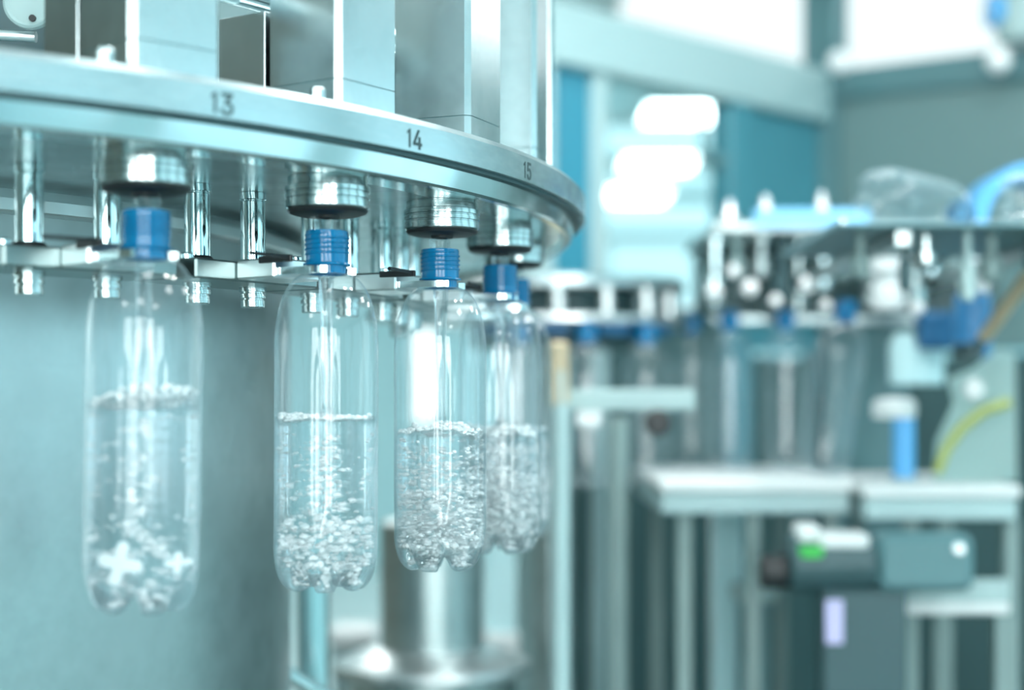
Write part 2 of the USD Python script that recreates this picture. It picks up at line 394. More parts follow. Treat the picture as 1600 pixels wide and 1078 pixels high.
obj('flange_ring', move(lathe([(0.44, 0.1215), (0.468, 0.1215), (0.470, 0.1225), (0.470, 0.1300), (0.463, 0.1310), (0.44, 0.1310)], 160), 0, 0, ZC), 'bright_steel', ca, smooth=25)
for txt, k in (('13', 0), ('14', 1), ('15', 2)):
    h = 0.0112
    one = sg.Polygon([(0.0020, 0), (0.0037, 0), (0.0037, h), (0.0025, h), (0.0003, h - 0.0018), (0.0003, h - 0.0033), (0.0020, h - 0.0018)])
    m = cat(extrude(one, 0, 0.0006), move(meshkit.text_mesh(txt[1], h, 0.0006, bold=True), 0.0052))
    v = np.array(m.vertices)
    w = v[:, 0].max()
    a = TH[k] + math.radians(0.9) + (v[:, 0] - w / 2) / 0.706
    r = 0.7058 + v[:, 2] * 0.6
    m.vertices = np.stack([r * np.cos(a), r * np.sin(a), ZC + 0.1525 + v[:, 1]], 1)
    obj('station_number', m, 'ink', ca, smooth=False, label=f'dark engraved number {txt} on the rim')
for k, dr, dt in ((0, 0.688, -0.043), (1, 0.685, -0.046)):
    e, f = (math.cos(TH[k]), math.sin(TH[k])), (-math.sin(TH[k]), math.cos(TH[k]))
    obj('bolt', move(lathe([(0, 0), (0.0045, 0), (0.0045, 0.009), (0.0035, 0.0105), (0, 0.0105)], 6), dr * e[0] + dt * f[0] - 0.004, dr * e[1] + dt * f[1], ZC + 0.1715), 'steel', ca, smooth=False)

# steel columns standing on the turntable, one to a station (origin: outer face at the station line)
names = ['under number 13', 'under number 14', 'under number 15']
col_label = ['square steel column standing on the turntable above number 13', 'square steel column standing on the turntable just above number 14',
             'square steel column on the turntable between numbers 14 and 15', 'square steel column on the turntable past number 15, at its right end',
             'steel column sliver at the far right of the turntable']
col_label = ['square steel column with broad cyan face, leftmost on the turntable', 'square steel column second from the left on the turntable',
             'square steel column third from the left on the turntable', 'narrow looking steel column fourth from the left, above number 15',
             'steel column farthest right on the turntable, only its edge showing']
c0 = thing('steel_column', col_label[0], 'column', station(0, 0.68, 0.1715), (0, 0, math.degrees(TH[0])), 'steel columns on the turntable')
sq = sg.box(-0.0545, -0.0245, -0.0035, 0.0245).buffer(0.0035, quad_segs=1)
obj('foot', extrude(sq, 0, 0.0196), 'column_steel', c0, smooth=False)
obj('seam', extrude(sq.buffer(-0.0012), 0.0196, 0.0202), 'mid_paint', c0, smooth=False)
obj('upright', extrude(sq, 0.0202, 0.26), 'column_steel', c0, smooth=False)
obj('rear_block', box(-0.100, -0.061, -0.026, 0.026, 0, 0.068, 0.0005), 'column_steel', c0, smooth=False)
for k in range(1, 5):
    dup(c0, col_label[k], station(k, 0.68, 0.1715), (0, 0, math.degrees(TH[k])))
pipe = tube([(CX + 0.60 * math.cos(a), CY + 0.60 * math.sin(a), ZC + 0.252) for a in np.linspace(TH[0] - 0.35, TH[4] + 0.2, 60)], 0.0075)
tag(obj('ring_pipe', pipe, 'chrome', smooth=True), 'thin bright ring pipe running behind the steel columns', 'pipe')
# dark drive housing with a pale wheel, upper left
hp = at(35, -6, 0.98)
dh = thing('drive_housing', 'dark housing with a pale round wheel at upper left on the turntable', 'machine housing', (hp[0] - 0.03, 1.06, ZC + 0.1718))
obj('body', box(-0.12, 0.055, 0.0, 0.12, 0, 0.24, 0.004), 'dark_paint', dh, smooth=False)
obj('bracket', box(-0.1, 0.052, -0.03, 0.0, 0, 0.022, 0.003), 'mid_paint', dh, smooth=False)
wl = move(turn(lathe([(0, 0), (0.015, 0), (0.0165, 0.001), (0.0165, 0.006), (0.015, 0.007), (0.0135, 0.0055), (0, 0.0055)], 40), 90, (1, 0, 0)), 0.03, -0.06, hp[2] - ZC - 0.1715)
whl = obj('wheel', wl, 'grey_paint', dh)
obj('pin', move(turn(cyl(0.0022, 0, 0.0015, 16), 90, (1, 0, 0)), 0.032, -0.0655, hp[2] - ZC - 0.1715 - 0.0105), 'rubber', whl)
obj('axle', move(turn(cyl(0.005, 0, 0.062, 16), 90, (1, 0, 0)), 0.03, 0.0, hp[2] - ZC - 0.1715), 'chrome', dh)
obj('arm', rod((-0.09, -0.05, hp[2] - ZC - 0.1715 - 0.012), (0.03, -0.052, hp[2] - ZC - 0.1715 - 0.019), 0.0035), 'bright_steel', dh)

# filling valves under the turntable
val_label = ['ribbed steel filling valve over the leftmost bottle', 'ribbed steel filling valve over the second bottle from the left', 'ribbed steel filling valve over the third bottle from the left',
             'ribbed steel filling valve over the fourth bottle from the left', 'farthest steel filling valve at the right end of the row']
v0 = thing('filling_valve', val_label[0], 'filling valve', station(0, 0.647, 0.115), (0, 0, 0), 'filling valves under the turntable')
hs = [(0.0, 0.0035), (0.0245, 0.0035), (0.0258, 0.0045), (0.0258, 0.0088), (0.0250, 0.0092), (0.0250, 0.0098), (0.0260, 0.0102), (0.0260, 0.0128), (0.0252, 0.0132), (0.0252, 0.0138), (0.0262, 0.0142),
      (0.0262, 0.0172), (0.0245, 0.0178), (0.0245, 0.0230), (0.0, 0.0230)]
obj('housing', lathe(hs, 64), 'valve_steel', v0, smooth=30)
obj('lip_seal', lathe([(0.006, 0.0), (0.0195, 0.0), (0.0235, 0.0012), (0.0248, 0.0030), (0.0245, 0.0036), (0.006, 0.0036), (0.006, 0.0)], 48), 'rubber', v0, smooth=30, label='black rubber lip')
obj('nozzle', lathe([(0.0045, -0.0018), (0.0072, -0.0018), (0.0080, 0.0005), (0.0080, 0.003), (0.0045, 0.003), (0.0045, -0.0018)], 32), 'rubber', v0, smooth=30)
for k in range(1, 5):
    dup(v0, val_label[k], station(k, 0.647, 0.115), (0, 0, 47.0 * k))

# gripper stations: rods from the turntable, a plate, a clamp round each bottle neck
gl = ['steel gripper bracket with two chrome rods holding the leftmost bottle', 'steel gripper bracket with two chrome rods holding the second bottle from the left', 'steel gripper bracket with chrome rods holding the third bottle from the left',
      'steel gripper bracket holding the fourth bottle from the left', 'steel gripper bracket holding the farthest bottle of the row', 'steel gripper bracket without a bottle beyond the farthest bottle']
g0 = thing('gripper_bracket', gl[0], 'gripper', station(0, 0.56, 0.076), (0, 0, math.degrees(TH[0])), 'gripper brackets under the turntable')
obj('plate', box(-0.026, 0.030, -0.0552, 0.0552, 0, 0.0125, 0.0012), 'plate_steel', g0, smooth=False)
for s in (-1, 1):
    r_ = obj('rod', move(lathe([(0, 0.0125), (0.0082, 0.0125), (0.0082, 0.056), (0.0078, 0.0565), (0.0078, 0.0572), (0.0088, 0.0576), (0.0088, 0.062), (0, 0.062)], 32), 0, s * 0.025, 0), 'chrome', g0, smooth=30)
    obj('collar', move(lathe([(0.008, 0.0125), (0.0100, 0.0125), (0.0100, 0.0155), (0.0085, 0.0170), (0.008, 0.0125)], 32), 0, s * 0.025, 0), 'rubber', r_, smooth=30)
    nut = [(0, -0.0135), (0.0072, -0.0135), (0.0078, -0.0128), (0.0078, -0.0085), (0.0070, -0.0083), (0.0070, -0.0072), (0.0085, -0.0070), (0.0085, -0.0045), (0.0075, -0.0043), (0.0075, -0.0030), (0.0090, -0.0028), (0.0090, 0), (0, 0)]
    obj('nut', move(lathe(nut, 32), 0, s * 0.025, 0), 'valve_steel', r_, smooth=30)
obj('clamp_block', box(0.030, 0.062, -0.021, 0.021, 0.001, 0.0135, 0.0012), 'bright_steel', g0, smooth=False)
for s in (-1, 1):
    ang = np.radians(np.linspace(50, 190, 22)) * s
    arc = sg.Polygon(np.vstack([np.stack([0.087 + 0.0175 * np.cos(ang), 0.0175 * np.sin(ang)], 1), np.stack([0.087 + 0.0125 * np.cos(ang[::-1]), 0.0125 * np.sin(ang[::-1])], 1)]))
    tail = sg.box(0.040, min(s * 0.0115, s * 0.0175), 0.088, max(s * 0.0115, s * 0.0175)).difference(sg.Point(0.087, 0).buffer(0.0125))
    half = sg.box(0.03, 0.0004, 0.12, 0.03) if s > 0 else sg.box(0.03, -0.03, 0.12, -0.0004)
    f = unary_union([arc, tail]).intersection(half).difference(sg.box(0, -0.03, 0.0625, 0.03))
    f = max(getattr(f, 'geoms', [f]), key=lambda q: q.area)
    obj('finger', extrude(f, 0.0030, 0.0072), 'mirror_steel', g0, smooth=False)
    obj('finger_screw', move(lathe([(0, 0.0135), (0.0038, 0.0135), (0.0038, 0.0162), (0.003, 0.0170), (0, 0.0170)], 16), 0.050, s * 0.0125, 0), 'chrome', g0)
obj('latch_pin', rod((0.0745, -0.055, 0.0128), (0.0745, -0.0205, 0.0128), 0.0012, 12), 'rubber', g0)
obj('latch_arm', box(0.050, 0.0770, -0.0225, -0.0200, 0.0100, 0.0142, 0.0006), 'rubber', g0, smooth=False)
for x, y in ((0.015, -0.048), (0.015, 0.048), (-0.018, 0.0)):
    obj('plate_screw', move(lathe([(0, 0.0125), (0.0042, 0.0125), (0.0042, 0.0155), (0.0034, 0.0165), (0, 0.0165)], 16), x, y, 0), 'chrome', g0)
for k in range(1, 6):
    dup(g0, gl[k], station(k, 0.56, 0.076), (0, 0, math.degrees(TH[k])))

# ================================================================== BOTTLES
R_BODY, Z_NECK = 0.0317, 0.194
NT = 120


def smoothstep(x):
    x = np.clip(x, 0, 1)
    return x * x * (3 - 2 * x)


def bottle_surface(inset=0.0, ztop=Z_NECK, nz=70, nt=NT, neck_r=0.0113):
    """Rows of points from the centre of the five-lobed base up the wall: (rows, nt, 3)."""
    th = np.arange(nt) * 2 * np.pi / nt
    w = smoothstep(0.5 + 0.75 * np.cos(5 * th) + 0.18)           # 1 on a foot, 0 in a valley
    R = R_BODY - inset
    u = np.linspace(0, 1, 26)
    # foot: centre dimple -> rounded foot -> wall at z = .026
    foot = np.array([(0, 0.0095), (0.006, 0.0080), (0.011, 0.0030), (0.0145, 0.0006), (0.0185, 0.0), (0.0225, 0.0008), (0.0262, 0.0040), (0.0290, 0.0090), (0.0308, 0.0160), (0.0317, 0.0260)])
    val = np.array([(0, 0.0095), (0.006, 0.0092), (0.012, 0.0092), (0.017, 0.0102), (0.0215, 0.0124), (0.0250, 0.0150), (0.0277, 0.0180), (0.0298, 0.0212), (0.0311, 0.0245), (0.0317, 0.0300)])
    from scipy.interpolate import CubicSpline
    s = np.linspace(0, 1, len(foot))
    F, V = CubicSpline(s, foot)(u), CubicSpline(s, val)(u)
    rows = []
    for i in range(len(u)):
        q = F[i][None] * w[:, None] + V[i][None] * (1 - w)[:, None]
        rows.append(np.stack([q[:, 0] * R / R_BODY * np.cos(th), q[:, 0] * R / R_BODY * np.sin(th), q[:, 1] + inset * 0.8], 1))
    z_end = rows[-1][:, 2]
    zs_body = np.linspace(0, 1, 26)[1:]
    ztop_body = min(0.150, ztop)
    for q in zs_body:
        z = z_end + (ztop_body - z_end) * q
        fl = 0.00022 * np.cos(18 * th) * smoothstep((z - 0.035) / 0.02) * smoothstep((0.150 - z) / 0.02)
        rows.append(np.stack([(R + fl) * np.cos(th), (R + fl) * np.sin(th), z], 1))
    if ztop > 0.151:
        n = 30
        for q in np.linspace(0, 1, n)[1:]:
            a = q * np.pi / 2
            z = 0.150 + (Z_NECK - 0.150) * math.sin(a) ** 1.0
            r = neck_r + (R - neck_r) * math.cos(a) ** 0.92 if q < 1 else neck_r
            if z > ztop + 1e-6:
                break
            rows.append(np.stack([r * np.cos(th), r * np.sin(th), np.full(nt, z)], 1))
    return np.array(rows)


def bottle_mesh():
    g = bottle_surface()
    v = g.reshape(-1, 3)
    return trimesh.Trimesh(v, grid_faces(len(g), NT, True), process=False)


def thread_mesh():
    n = 200
    t = np.linspace(0, 1, n)
    ang = t * 2 * np.pi * 4.6
    z = 0.2045 + 0.0135 * t
    r = 0.0129 + 0.0003 * np.sin(np.pi * t)
    return tube(np.stack([r * np.cos(ang), r * np.sin(ang), z], 1), 0.00075, 8)


def bottle(name, label, loc, rot=(0, 0, 0), group=None):
    t = thing(name, label, 'bottle', loc, rot, group)
    obj('body', bottle_mesh(), 'pet', t, smooth=True)
    nk = obj('neck', lathe([(0.0113, 0.1935), (0.0118, 0.1935), (0.0118, 0.1985), (0.0130, 0.2000), (0.0130, 0.2192), (0.0126, 0.2200), (0.0112, 0.2200), (0.0112, 0.1990), (0.0108, 0.1980), (0.0108, 0.1940), (0.0113, 0.1935)], 48), 'neck_blue', t, smooth=30, label='blue threaded neck')
    obj('support_ring', lathe([(0.0122, 0.1985), (0.0144, 0.1988), (0.0146, 0.1994), (0.0144, 0.2000), (0.0122, 0.2006), (0.0122, 0.1985)], 48), 'neck_blue', nk, smooth=30)
    obj('thread', thread_mesh(), 'neck_blue', nk, smooth=True)
    return t


bl = ['clear plastic bottle with blue neck, leftmost in the row, filled with calm water', 'clear plastic bottle with blue neck under number 14, second from the left',
      'clear plastic bottle with blue neck full of froth, third from the left', 'clear plastic bottle with blue neck fourth from the left, partly behind the third',
      'clear plastic bottle with blue neck farthest in the row, almost hidden']
tilt = [(0.0, 0.9), (0.0, 0.4), (0.0, 0.3), (0, 0), (0, 0)]
b0 = None
BOT = []
for k in range(5):
    x, y, z = station(k, 0.647, -0.1144)
    rx, ry = tilt[k]
    # hangs from its neck: keep the neck on the station axis when it leans
    loc = (x - 0.2 * math.sin(math.radians(ry)), y, z)
    rot = (rx, ry, 13.0 + 47.0 * k)
    if b0 is None:
        b0 = bottle('water_bottle', bl[0], loc, rot, 'bottles being filled')
    else:
        dup(b0, bl[k], loc, rot)
    BOT.append((loc, rot))


# ------------------------------------------------------------------ water in each bottle
def water_mesh(level, amp, seed, lean=0.0):
    inset = 0.0007
    g = bottle_surface(inset, ztop=0.148)
    body = g[26:]
    base = g[:26]
    th = np.arange(NT) * 2 * np.pi / NT
    R = R_BODY - inset

    def top(x, y):
        p = np.stack([x * 70, y * 70, np.full_like(x, seed * 3.7)], -1)
        q = np.stack([x * 200, y * 200, np.full_like(x, seed * 5.1)], -1)
        return level + lean * x + amp * (2 * meshkit.noise(p, seed) - 1) + 0.35 * amp * (2 * meshkit.noise(q, seed + 5) - 1)
    zt = top(R * np.cos(th), R * np.sin(th))
    z0 = base[-1][:, 2]
    rows = list(base)
    for q in np.linspace(0, 1, 22)[1:]:
        z = z0 + (zt - z0) * q
        rows.append(np.stack([R * np.cos(th), R * np.sin(th), z], 1))
    for q in np.linspace(1, 0, 20)[1:]:
        rows.append(np.stack([R * q * np.cos(th), R * q * np.sin(th), top(R * q * np.cos(th), R * q * np.sin(th))], 1))
    g = np.array(rows)
    m = trimesh.Trimesh(g.reshape(-1, 3), grid_faces(len(g), NT, True), process=False)
    return m, top


TEMPLATES = {}


def blob(rng, p, r, sub=1):
    """A lumpy, slightly flattened bubble of radius r at p."""
    if sub not in TEMPLATES:
        b = ico(sub)
        v = np.array(b.vertices)
        TEMPLATES[sub] = (np.array(b.faces), [v * (1 + 0.34 * (2 * meshkit.noise(v * 1.3 + 7.7 * q, 3) - 1))[:, None] for q in range(40)])
    f, vs = TEMPLATES[sub]
    v = vs[int(rng.integers(40))]
    a = rng.random() * 6.283
    v = v @ np.array([[math.cos(a), -math.sin(a), 0], [math.sin(a), math.cos(a), 0], [0, 0, 1]])
    v = v * r * np.array([1 + 0.3 * rng.random(), 1 + 0.3 * rng.random(), 0.55 + 0.4 * rng.random()]) + p
    return v, f


def join(blobs):
    n = np.cumsum([0] + [len(v) for v, f in blobs])
    return trimesh.Trimesh(np.vstack([v for v, f in blobs]), np.vstack([f + k for (v, f), k in zip(blobs, n)]), process=False)


def fit_inside(p, r):
    """Keeps a bubble of radius r off the wall and the base."""
    lim = R_BODY - 0.0018 - 1.15 * r
    if p[2] < 0.03:
        lim = min(lim, 0.0255 + 0.006 * p[2] / 0.03 - r)
    d = math.hypot(p[0], p[1])
    if d > lim:
        p[0] *= lim / d
        p[1] *= lim / d
    return p


wl_ = ['calm water with few bubbles in the leftmost bottle', 'bubbling water in the second bottle from the left', 'churning frothy water in the third bottle from the left',
       'churning frothy water in the fourth bottle from the left', 'churning water in the farthest bottle of the row']
LEVEL = [0.1165, 0.1045, 0.0945, 0.0925, 0.0900]
AMP = [0.0080, 0.0030, 0.0050, 0.0060, 0.0050]
for k in range(5):
    rng = np.random.default_rng(40 + k)
    loc, rot = BOT[k]
    t = thing('water', wl_[k], 'water', loc, rot, 'water in the bottles being filled')
    m, top = water_mesh(LEVEL[k], AMP[k], 11 + k, lean=(0.03 if k == 0 else 0.0))
    obj('water_body', m, 'water', t, smooth=True)
    n_col, n_low, n_wall, n_foot, n_top = [(60, 38, 60, 5, 420), (170, 190, 130, 14, 420), (420, 400, 330, 22, 460), (420, 400, 330, 22, 460), (280, 300, 240, 16, 300)][k]
    big = [1.5, 1.25, 1.2, 1.25, 1.3][k]
    bs = []

    def put(p, r):
        p = fit_inside(np.array(p, float), r)
        z_max = float(top(np.array([p[0]]), np.array([p[1]]))[0]) - 1.6 * r
        if p[2] > z_max:
            p[2] = z_max - 0.004 * rng.random()
        d = math.hypot(p[0], p[1])
        foot = math.cos(5 * math.atan2(p[1], p[0])) > 0.1 and 0.011 < d < 0.0235
        lo = 0.0028 + 1.1 * r if foot else (0.0125 + r if d < 0.02 else 0.015 + r)
        p[2] = max(p[2], lo)
        bs.append(blob(rng, p, r, 2 if r > 0.0011 else 1))
    for _ in range(n_col):                                   # a plume rising under the stream
        z = 0.02 + (LEVEL[k] - 0.03) * rng.random() ** 1.25
        s = 0.004 + 0.008 * (1 - z / LEVEL[k]) if k < 2 else 0.016
        put((rng.normal(-0.002, s), rng.normal(0, s), z), big * (0.0006 + 0.0013 * rng.random() ** 1.6))
    for _ in range(n_low):                                   # thick cloud over the base
        a, d = rng.random() * 6.283, 0.029 * math.sqrt(rng.random())
        put((d * math.cos(a), d * math.sin(a), 0.014 + (0.045 if k > 1 else 0.03) * rng.random() ** 1.7), big * (0.0007 + 0.0016 * rng.random() ** 1.5))
    for _ in range(n_wall):                                  # bubbles clinging near the wall
        a = rng.random() * 6.283
        put((0.029 * math.cos(a), 0.029 * math.sin(a), 0.02 + (LEVEL[k] - 0.024) * rng.random()), big * (0.0004 + 0.0008 * rng.random() ** 2))
    for j_ in range(5):                                      # the five feet hold bubbles too
        for _ in range(n_foot):
            a, d = 1.2566 * j_ + rng.normal(0, 0.16), 0.0125 + 0.0095 * rng.random()
            put((d * math.cos(a), d * math.sin(a), 0.002 + 0.013 * rng.random()), big * (0.0006 + 0.0013 * rng.random()))
    o = obj('bubbles', join(bs), 'bubble', t, smooth=True)
    tag(o, kind='stuff')
    fs = []
    for _ in range(n_top):                                   # froth on the surface
        a, d = rng.random() * 6.283, 0.0285 * math.sqrt(rng.random())
        x, y = d * math.cos(a), d * math.sin(a)
        r = 0.0006 + 0.0014 * rng.random() ** 2
        fs.append(blob(rng, np.array([x, y, float(top(np.array([x]), np.array([y]))[0]) + 0.9 * r]), r, 1))
    tag(obj('froth', join(fs), 'froth', t, smooth=True), kind='stuff')
    # the stream falling from the valve
    zt, zb = 0.2268, float(top(np.zeros(1), np.zeros(1))[0]) + 0.0008
    zz = np.linspace(zb, zt, 60)
    q = (zz - zb) / (zt - zb)
    g = []
    ang = np.arange(28) * 2 * np.pi / 28
    for i, z in enumerate(zz):
        r = 0.0030 + 0.0042 * q[i] ** 2.2 + (0.0018 if q[i] < 0.05 else 0) * (1 - q[i] / 0.05)
        rr = r * (1 + 0.10 * np.sin(3 * ang + 30 * z + k) + 0.05 * np.sin(2 * ang - 70 * z))
        g.append(np.stack([rr * np.cos(ang) + 0.0004 * math.sin(60 * z), rr * np.sin(ang), np.full(28, z)], 1))
    g = np.array(g)
    n = len(g) * 28
    v = np.vstack([g.reshape(-1, 3), [[0, 0, zb]], [[0, 0, zt]]])
    f = np.vstack([grid_faces(len(g), 28, True), [[n, (j + 1) % 28, j] for j in range(28)], [[n + 1, n - 28 + j, n - 28 + (j + 1) % 28] for j in range(28)]])
    obj('stream', trimesh.Trimesh(v, f, process=False), 'water', t, smooth=60, label='stream falling from the valve')

# two cross-shaped white flecks on the front of the leftmost bottle
for (px, py, s_, rz, lab) in ((184, 879, 0.0090, 0, 'large white cross-shaped fleck low on the front of the leftmost bottle'), (267, 881, 0.0043, 10, 'small white cross-shaped fleck low on the front of the leftmost bottle')):
    bar = lambda a: sg.LineString([(-math.cos(a), -math.sin(a)), (math.cos(a), math.sin(a))])
    shape = unary_union([bar(math.radians(-10 + rz)).buffer(0.36), bar(math.radians(76 + rz)).buffer(0.34)])
    mm = extrude(shape.segmentize(0.2), 0, 1).subdivide().subdivide()
    vv = np.array(mm.vertices)
    w = at(px, py, 0.852)
    loc, rot = BOT[0]
    cx = loc[0] + math.sin(math.radians(rot[1])) * (w[2] - loc[2])
    x = vv[:, 0] * s_ + w[0] + 0.002 - cx
    r = 0.03205 + 0.0006 * vv[:, 2]
    mm.vertices = np.stack([cx + x * r / 0.032, loc[1] - np.sqrt(np.maximum(r ** 2 - (x * r / 0.032) ** 2, 1e-8)), vv[:, 1] * s_ + w[2]], 1)
    tag(obj('foam_fleck', mm, 'foam', smooth=False), lab, 'fleck', 'white flecks on the leftmost bottle')

# ================================================================== BEHIND: pedestal, posts, star wheel
p = at(675, 1010, 2.0)
pd = thing('pedestal', 'thick grey cylindrical pedestal with a flange, below the third bottle', 'pedestal', (p[0], 2.0, 0))
zf = p[2]
obj('column', lathe([(0, zf), (0.064, zf), (0.064, ZC - 0.15), (0.055, ZC - 0.145), (0, ZC - 0.145)], 64), 'drum', pd)
obj('flange', lathe([(0, zf - 0.03), (0.122, zf - 0.03), (0.124, zf - 0.024), (0.122, zf - 0.018), (0.075, zf), (0, zf)], 64), 'bright_steel', pd)
obj('base', lathe([(0, 0), (0.105, 0), (0.105, zf - 0.03), (0, zf - 0.03)], 48), 'drum', pd)


def post(px, d, r, z0, z1, label, m='drum', name='steel_post', knob=True):
    p = at(px, 630, d)
    t = thing(name, label, 'post', (p[0], p[1], 0))
    obj('pole', lathe([(0, z0), (r, z0), (r, z1 - 0.004), (r - 0.003, z1), (0, z1)], 32), m, t)
    obj('foot', lathe([(0, 0), (2.2 * r, 0), (2.2 * r, 0.012), (r, 0.016), (0, 0.016)], 32), m, t)
    return t


post(490, 1.62, 0.0165, 0, ZC - 0.13, 'chrome post standing below the second bottle', 'chrome')
post(876, 1.8, 0.0105, 0, ZC + 0.04, 'pale steel post just right of the farthest bottle', 'pale_paint')
post(966, 2.05, 0.0125, 0, ZC - 0.02, 'pale steel post under the small star wheel', 'leg_grey')
t = thing('bent_pipe', 'slanting grey pipe at the foot of the chrome post', 'pipe', at(450, 1040, 1.5))
obj('pipe', rod((-0.012, 0, 0.0), (0.06, 0.02, -0.05), 0.008), 'chrome', t)
obj('end_cap', rod((-0.018, -0.002, 0.004), (-0.011, 0, 0.0), 0.0105), 'white_paint', t)
t = thing('valve_bonnet', 'small white topped box between chrome post and pedestal', 'box', at(553, 1030, 2.3))
obj('lid', box(-0.034, 0.034, -0.02, 0.06, 0.018, 0.046, 0.006), 'white_paint', t, smooth=False)
obj('body', box(-0.030, 0.030, -0.016, 0.056, -0.03, 0.018, 0.002), 'drum', t, smooth=False)
obj('foot', box(-0.026, 0.026, -0.01, 0.05, -0.865, -0.03), 'drum', t, smooth=False)
p = at(783, 1000, 2.3)
t = thing('guard_panel', 'pale cyan upright guard panel below the fourth bottle', 'panel', (p[0], 2.3, 0))
obj('sheet', box(-0.022, 0.022, 0, 0.006, 0.4, ZC - 0.10, 0.001), 'wall_cyan', t, smooth=False)
obj('clamp', box(-0.026, 0.026, -0.012, 0.012, p[2] - 0.02, p[2] + 0.012, 0.003), 'white_paint', t, smooth=False)
obj('stand', box(-0.012, 0.012, 0, 0.02, 0, 0.42), 'drum', t, smooth=False)
# crossbar on the pale post
t = thing('cross_rail', 'pale horizontal rail running right from the pale steel post', 'rail', at(950, 625, 1.83))
obj('bar', box(-0.062, 0.10, 0, 0.012, -0.012, 0.012, 0.002), 'grey_paint', t, smooth=False)
obj('clamp', box(-0.068, -0.046, -0.040, 0.014, -0.008, 0.066, 0.004), 'tan', t, smooth=False)
obj('label_plate', box(-0.036, -0.008, -0.003, 0.0, -0.030, -0.013, 0.001), 'white_paint', t, smooth=False)
obj('knob', move(turn(cyl(0.015, 0, 0.02, 24, 0.003), 90, (1, 0, 0)), 0.056, 0, -0.026), 'rubber', t)

# small star wheel carrying bottles away
p = at(866, 445, 2.35)
sw = thing('star_wheel', 'small steel star wheel with two plates and spacers, right of the farthest bottle', 'star wheel', (p[0], 2.35, ZC + 0.14))
R2 = 0.19
obj('upper_plate', lathe([(0, 0.020), (R2 - 0.003, 0.020), (R2, 0.023), (R2, 0.033), (R2 - 0.003, 0.036), (0, 0.036)], 96), 'steel', sw)
obj('lower_plate', lathe([(0, -0.030), (R2 + 0.007, -0.030), (R2 + 0.010, -0.027), (R2 + 0.010, -0.022), (R2 + 0.007, -0.019), (0, -0.019)], 96), 'bright_steel', sw)
for a in np.radians(np.arange(0, 360, 22.5)):
    obj('spacer', move(lathe([(0, -0.019), (0.009, -0.019), (0.009, 0.020), (0, 0.020)], 16), (R2 - 0.014) * math.cos(a), (R2 - 0.014) * math.sin(a), 0), 'bright_steel', sw)
obj('hub', cyl(0.12, -0.06, 0.019, 48), 'dark_paint', sw)
obj('shaft', cyl(0.03, -0.14 - ZC, -0.06, 32), 'drum', sw)
for i, a in enumerate((-118, -92, -66, -40)):
    a = math.radians(a)
    x, y = (R2 - 0.005) * math.cos(a), (R2 - 0.005) * math.sin(a)
    obj('clamp', move(turn(box(-0.05, 0.008, -0.022, 0.022, -0.046, -0.031, 0.002), math.degrees(a), (0, 0, 1)), x, y, 0), 'navy', sw, smooth=False)
sl = ['empty bottle hanging from the star wheel, nearest the pale post', 'empty bottle hanging from the middle of the small star wheel', 'empty bottle hanging from the right side of the small star wheel']
for i, a in enumerate((-105, -79, -53)):
    a = math.radians(a)
    dup(b0, sl[i], (p[0] + (R2 + 0.012) * math.cos(a), 2.35 + (R2 + 0.012) * math.sin(a), ZC + 0.14 - 0.030 - 0.223), (0, 0, 20 * i), 'empty bottles on the star wheel')

# ================================================================== RIGHT: conveyor tables and capping machine
ZT = ZC - 0.093


def table(x0, x1, y0, y1, z, label, legs):
    t = thing('conveyor_table', label, 'conveyor table', ((x0 + x1) / 2, y0, 0))
    cx = (x0 + x1) / 2
    obj('top', box(x0 - cx, x1 - cx, 0, y1 - y0, z - 0.016, z, 0.004), 'white_paint', t, smooth=False, label='white table top')
    obj('apron', box(x0 - cx + 0.004, x1 - cx - 0.004, 0.006, y1 - y0 - 0.006, z - 0.042, z - 0.016, 0.002), 'pale_paint', t, smooth=False)
    for lx in legs:
        for ly in (0.03, y1 - y0 - 0.03):
            obj('leg', box(lx - cx - 0.009, lx - cx + 0.009, ly - 0.009, ly + 0.009, 0, z - 0.042, 0.002), 'leg_grey', t, smooth=False)
    return t


table(at(1030, 0, 1.95)[0], at(1335, 0, 1.95)[0], 1.95, 2.38, ZT, 'white topped conveyor table carrying the standing empty bottles', (at(1070, 0, 1.97)[0], at(1178, 0, 1.97)[0], at(1300, 0, 1.97)[0]))
table(at(1350, 0, 1.9)[0], at(1597, 0, 1.9)[0], 1.90, 2.25, ZT - 0.004, 'white topped conveyor table at the right under the hazy guard', (at(1400, 0, 2.0)[0], at(1570, 0, 1.95)[0]))
for px, d, lab in ((1080, 2.33, 'empty bottle standing at the left end of the conveyor table'), (1140, 2.22, 'empty bottle second from the left on the conveyor table'), (1228, 2.20, 'empty upright bottle beside the leaning one on the conveyor table')):
    q = at(px, 630, d)
    dup(b0, lab, (q[0], q[1], ZT + 0.0005), (0, 0, px % 60), 'empty bottles on the conveyor table')
q = at(1284, 630, 1.985)
dup(b0, 'empty bottle leaning to the right on the conveyor table', (q[0], q[1], ZT + 0.0045), (0, 11, 30), 'empty bottles on the conveyor table')

# capping machine: deck with hanging spindles
dk = thing('capping_machine', 'cluttered steel capping machine with hanging spindles behind the standing bottles', 'capping machine', (0.45, 2.28, 0))


def loc_(px, py, d):
    return at(px, py, d) - np.array([0.45, 2.28, 0])


